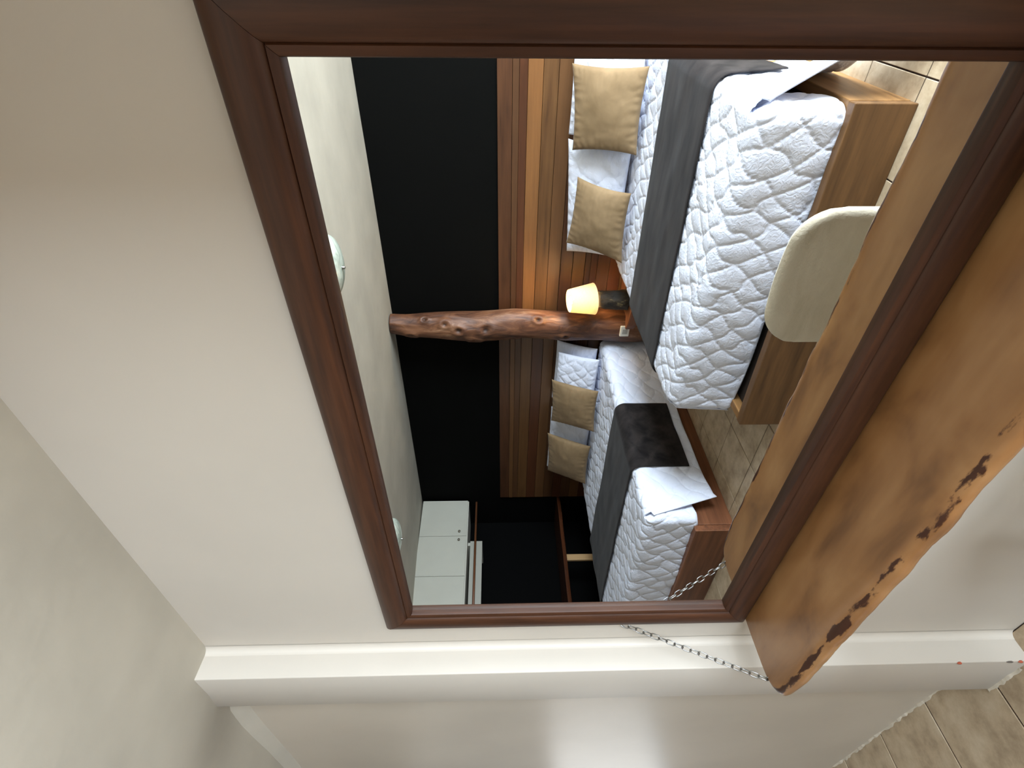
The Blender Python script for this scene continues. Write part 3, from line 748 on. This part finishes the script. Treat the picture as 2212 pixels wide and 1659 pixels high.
bx = plain('painted pale board', (150, 148, 138), .55)
hp = thing('hanging_panel', 'pale grey horizontal boards below the cupboard, behind a dark rail', 'panel', (-5.6, -2.3, 1.76))
box('board', -5.56, -5.54, -2.93, -1.4, 1.848, 1.907, bx, hp, bev=.002)
box('board', -5.56, -5.54, -2.93, -1.4, 1.764, 1.834, bx, hp, bev=.002)
for yy in (-2.9, -1.43): box('batten', XL+.001, -5.561, yy-.02, yy+.02, 1.764, 1.934, lamd, hp)
rl = tube('clothes_rail', [(-5.50, YB+.002, 1.845), (-5.50, -1.36, 1.845)], .013, wood('rail wood', (74, 44, 26), (110, 68, 42), 'y'), None, (-5.5, -2.4, 1.845), seg=14)
tag(rl, 'dark round wooden clothes rail running below the white cupboard', 'rail')
box('end_panel', XL+.001, -5.42, -1.379, -1.36, 0, z1, blackm, cb)
ct = thing('alcove_counter', 'dark glossy wooden counter in the black alcove under the cupboard', 'counter', (-5.6, -2.4, 0))
dw_m = wood('dark glossy counter wood', (52, 28, 17), (86, 48, 28), 'y', 50, .2, .4, 2, .1, spec=.7)
V = []; n = 60
for i in range(n):
    y = YB+.002+(2.085)*i/(n-1); x = -5.395+.02*float(fbm(y*3, 2.2))
    V += [(XL+.001, y, .79), (XL+.001, y, .832), (x-.008, y, .832), (x, y, .82), (x-.004, y, .80), (x-.012, y, .79)]
mesh('counter_top', V, gridfaces(n, 6, True)+[tuple(range(6))[::-1], tuple((n-1)*6+k for k in range(6))], dw_m, ct, smooth=False)
box('post', -5.45, -5.42, -2.66, -2.585, 0, .789, wood('pale post wood', (150, 118, 80), (186, 152, 108), 'z'), ct, bev=.003)
box('side_support', XL+.001, -5.44, -1.42, -1.385, 0, .789, dark_in, ct)

# ------------------------------------------------------------------ ceiling lights
m, nt, b = newmat('marbled opal glass'); b.inputs['Roughness'].default_value = .12
n1 = N(nt, 'ShaderNodeTexNoise', Scale=1.0, Detail=6.0, Distortion=1.2); nt.links.new(coords(nt, (14,)*3), n1.inputs['Vector'])
nt.links.new(ramp(nt, n1.outputs[0], [(.35, lin(158, 168, 156)), (.65, lin(196, 204, 190))]), b.inputs['Base Color'])
opal = m
for (lx, ly, lab) in ((-1.36, -1.88, 'domed marbled glass ceiling light nearer the doorway'), (-3.87, -1.87, 'domed marbled glass ceiling light nearer the cupboard')):
    zc_ = zc(lx, ly)
    t = thing('ceiling_light', lab, 'ceiling light', (lx, ly, zc_), 'domed ceiling lights')
    pr = [(.172, zc_-.006), (.178, zc_-.012), (.172, zc_-.022)]
    for k in range(1, 11):
        a = k/10*PI/2; pr.append((.170*math.cos(a)+.003, zc_-.022-.072*math.sin(a)))
    lathe('glass_bowl', pr, lx, ly, opal, t, seg=56)
    lathe('rim_plate', [(.09, zc_+.004), (.09, zc_-.008)], lx, ly, white_p, t, seg=32)
    lathe('finial', [(.010, zc_-.092), (.011, zc_-.097), (.008, zc_-.101), (.009, zc_-.106), (.003, zc_-.112)], lx, ly, steel, t, seg=16)

# ------------------------------------------------------------------ chair in front of the shelf
chn = thing('upholstered_chair', 'beige fabric chair with a rounded backrest, drawn up to the slab shelf', 'chair', (-.69, -.34, 0))
cx0, hw, zb, ztp = -.702, .203, .49, .80
n = 44; u = np.linspace(-1, 1, n); uu, vv = np.meshgrid(u, u, indexing='ij')
g = (vv+1)/2
corner = np.where(vv > 0, 1-.30*np.clip(vv, 0, 1)**3.2*0, 1)
zz = zb+(ztp-zb)*g
rc = .10; xo = np.abs(uu)*hw; dx = np.clip(xo-(hw-rc), 0, rc)
zt_ = .797-(rc-np.sqrt(np.maximum(rc*rc-dx*dx, 0)))-.012*uu**2+.004*uu
zz = zb+(zt_-zb)*g; xx = cx0+uu*hw
prf = np.clip((1-uu**6)*(1-vv**8), 0, 1)**.5
yc = -.555+.030*(1-uu**2)*-1*0.6
P = np.stack([xx, yc, zz], -1); Fr = P.copy(); Bk = P.copy(); Fr[..., 1] += .028*prf+.002; Bk[..., 1] -= .024*prf+.002
V = np.concatenate([Fr.reshape(-1, 3), Bk.reshape(-1, 3)]); G = gridfaces(n, n); N_ = n*n
Fc = [tuple(f) for f in G]+[tuple(reversed([i+N_ for i in f])) for f in G]
ring = [i*n for i in range(n)]+[(n-1)*n+j for j in range(1, n)]+[i*n+n-1 for i in range(n-2, -1, -1)]+[j for j in range(n-2, 0, -1)]
for k in range(len(ring)):
    a, b2 = ring[k], ring[(k+1) % len(ring)]; Fc.append((a, a+N_, b2+N_, b2))
o = mesh('backrest', V, Fc, beige_v, chn)
bm = bmesh.new(); bm.from_mesh(o.data); bmesh.ops.recalc_face_normals(bm, faces=bm.faces[:]); bm.to_mesh(o.data); bm.free()
sx = box('seat', -.90, -.485, -.535, -.12, .41, .485, beige_v, chn, bev=.03, seg=4)
for p in sx.data.polygons: p.use_smooth = True
legw = wood('dark chair leg wood', (60, 36, 24), (92, 58, 38), 'z')
for (lx, ly) in ((-.875, -.15), (-.51, -.15), (-.875, -.52), (-.51, -.52)):
    lathe('leg', [(.012, 0), (.014, .02), (.02, .41)], lx, ly, legw, chn, seg=12)
for lx in (-.85, -.56):
    box('back_upright', lx-.018, lx+.018, -.60, -.585, .40, .64, legw, chn, bev=.004)
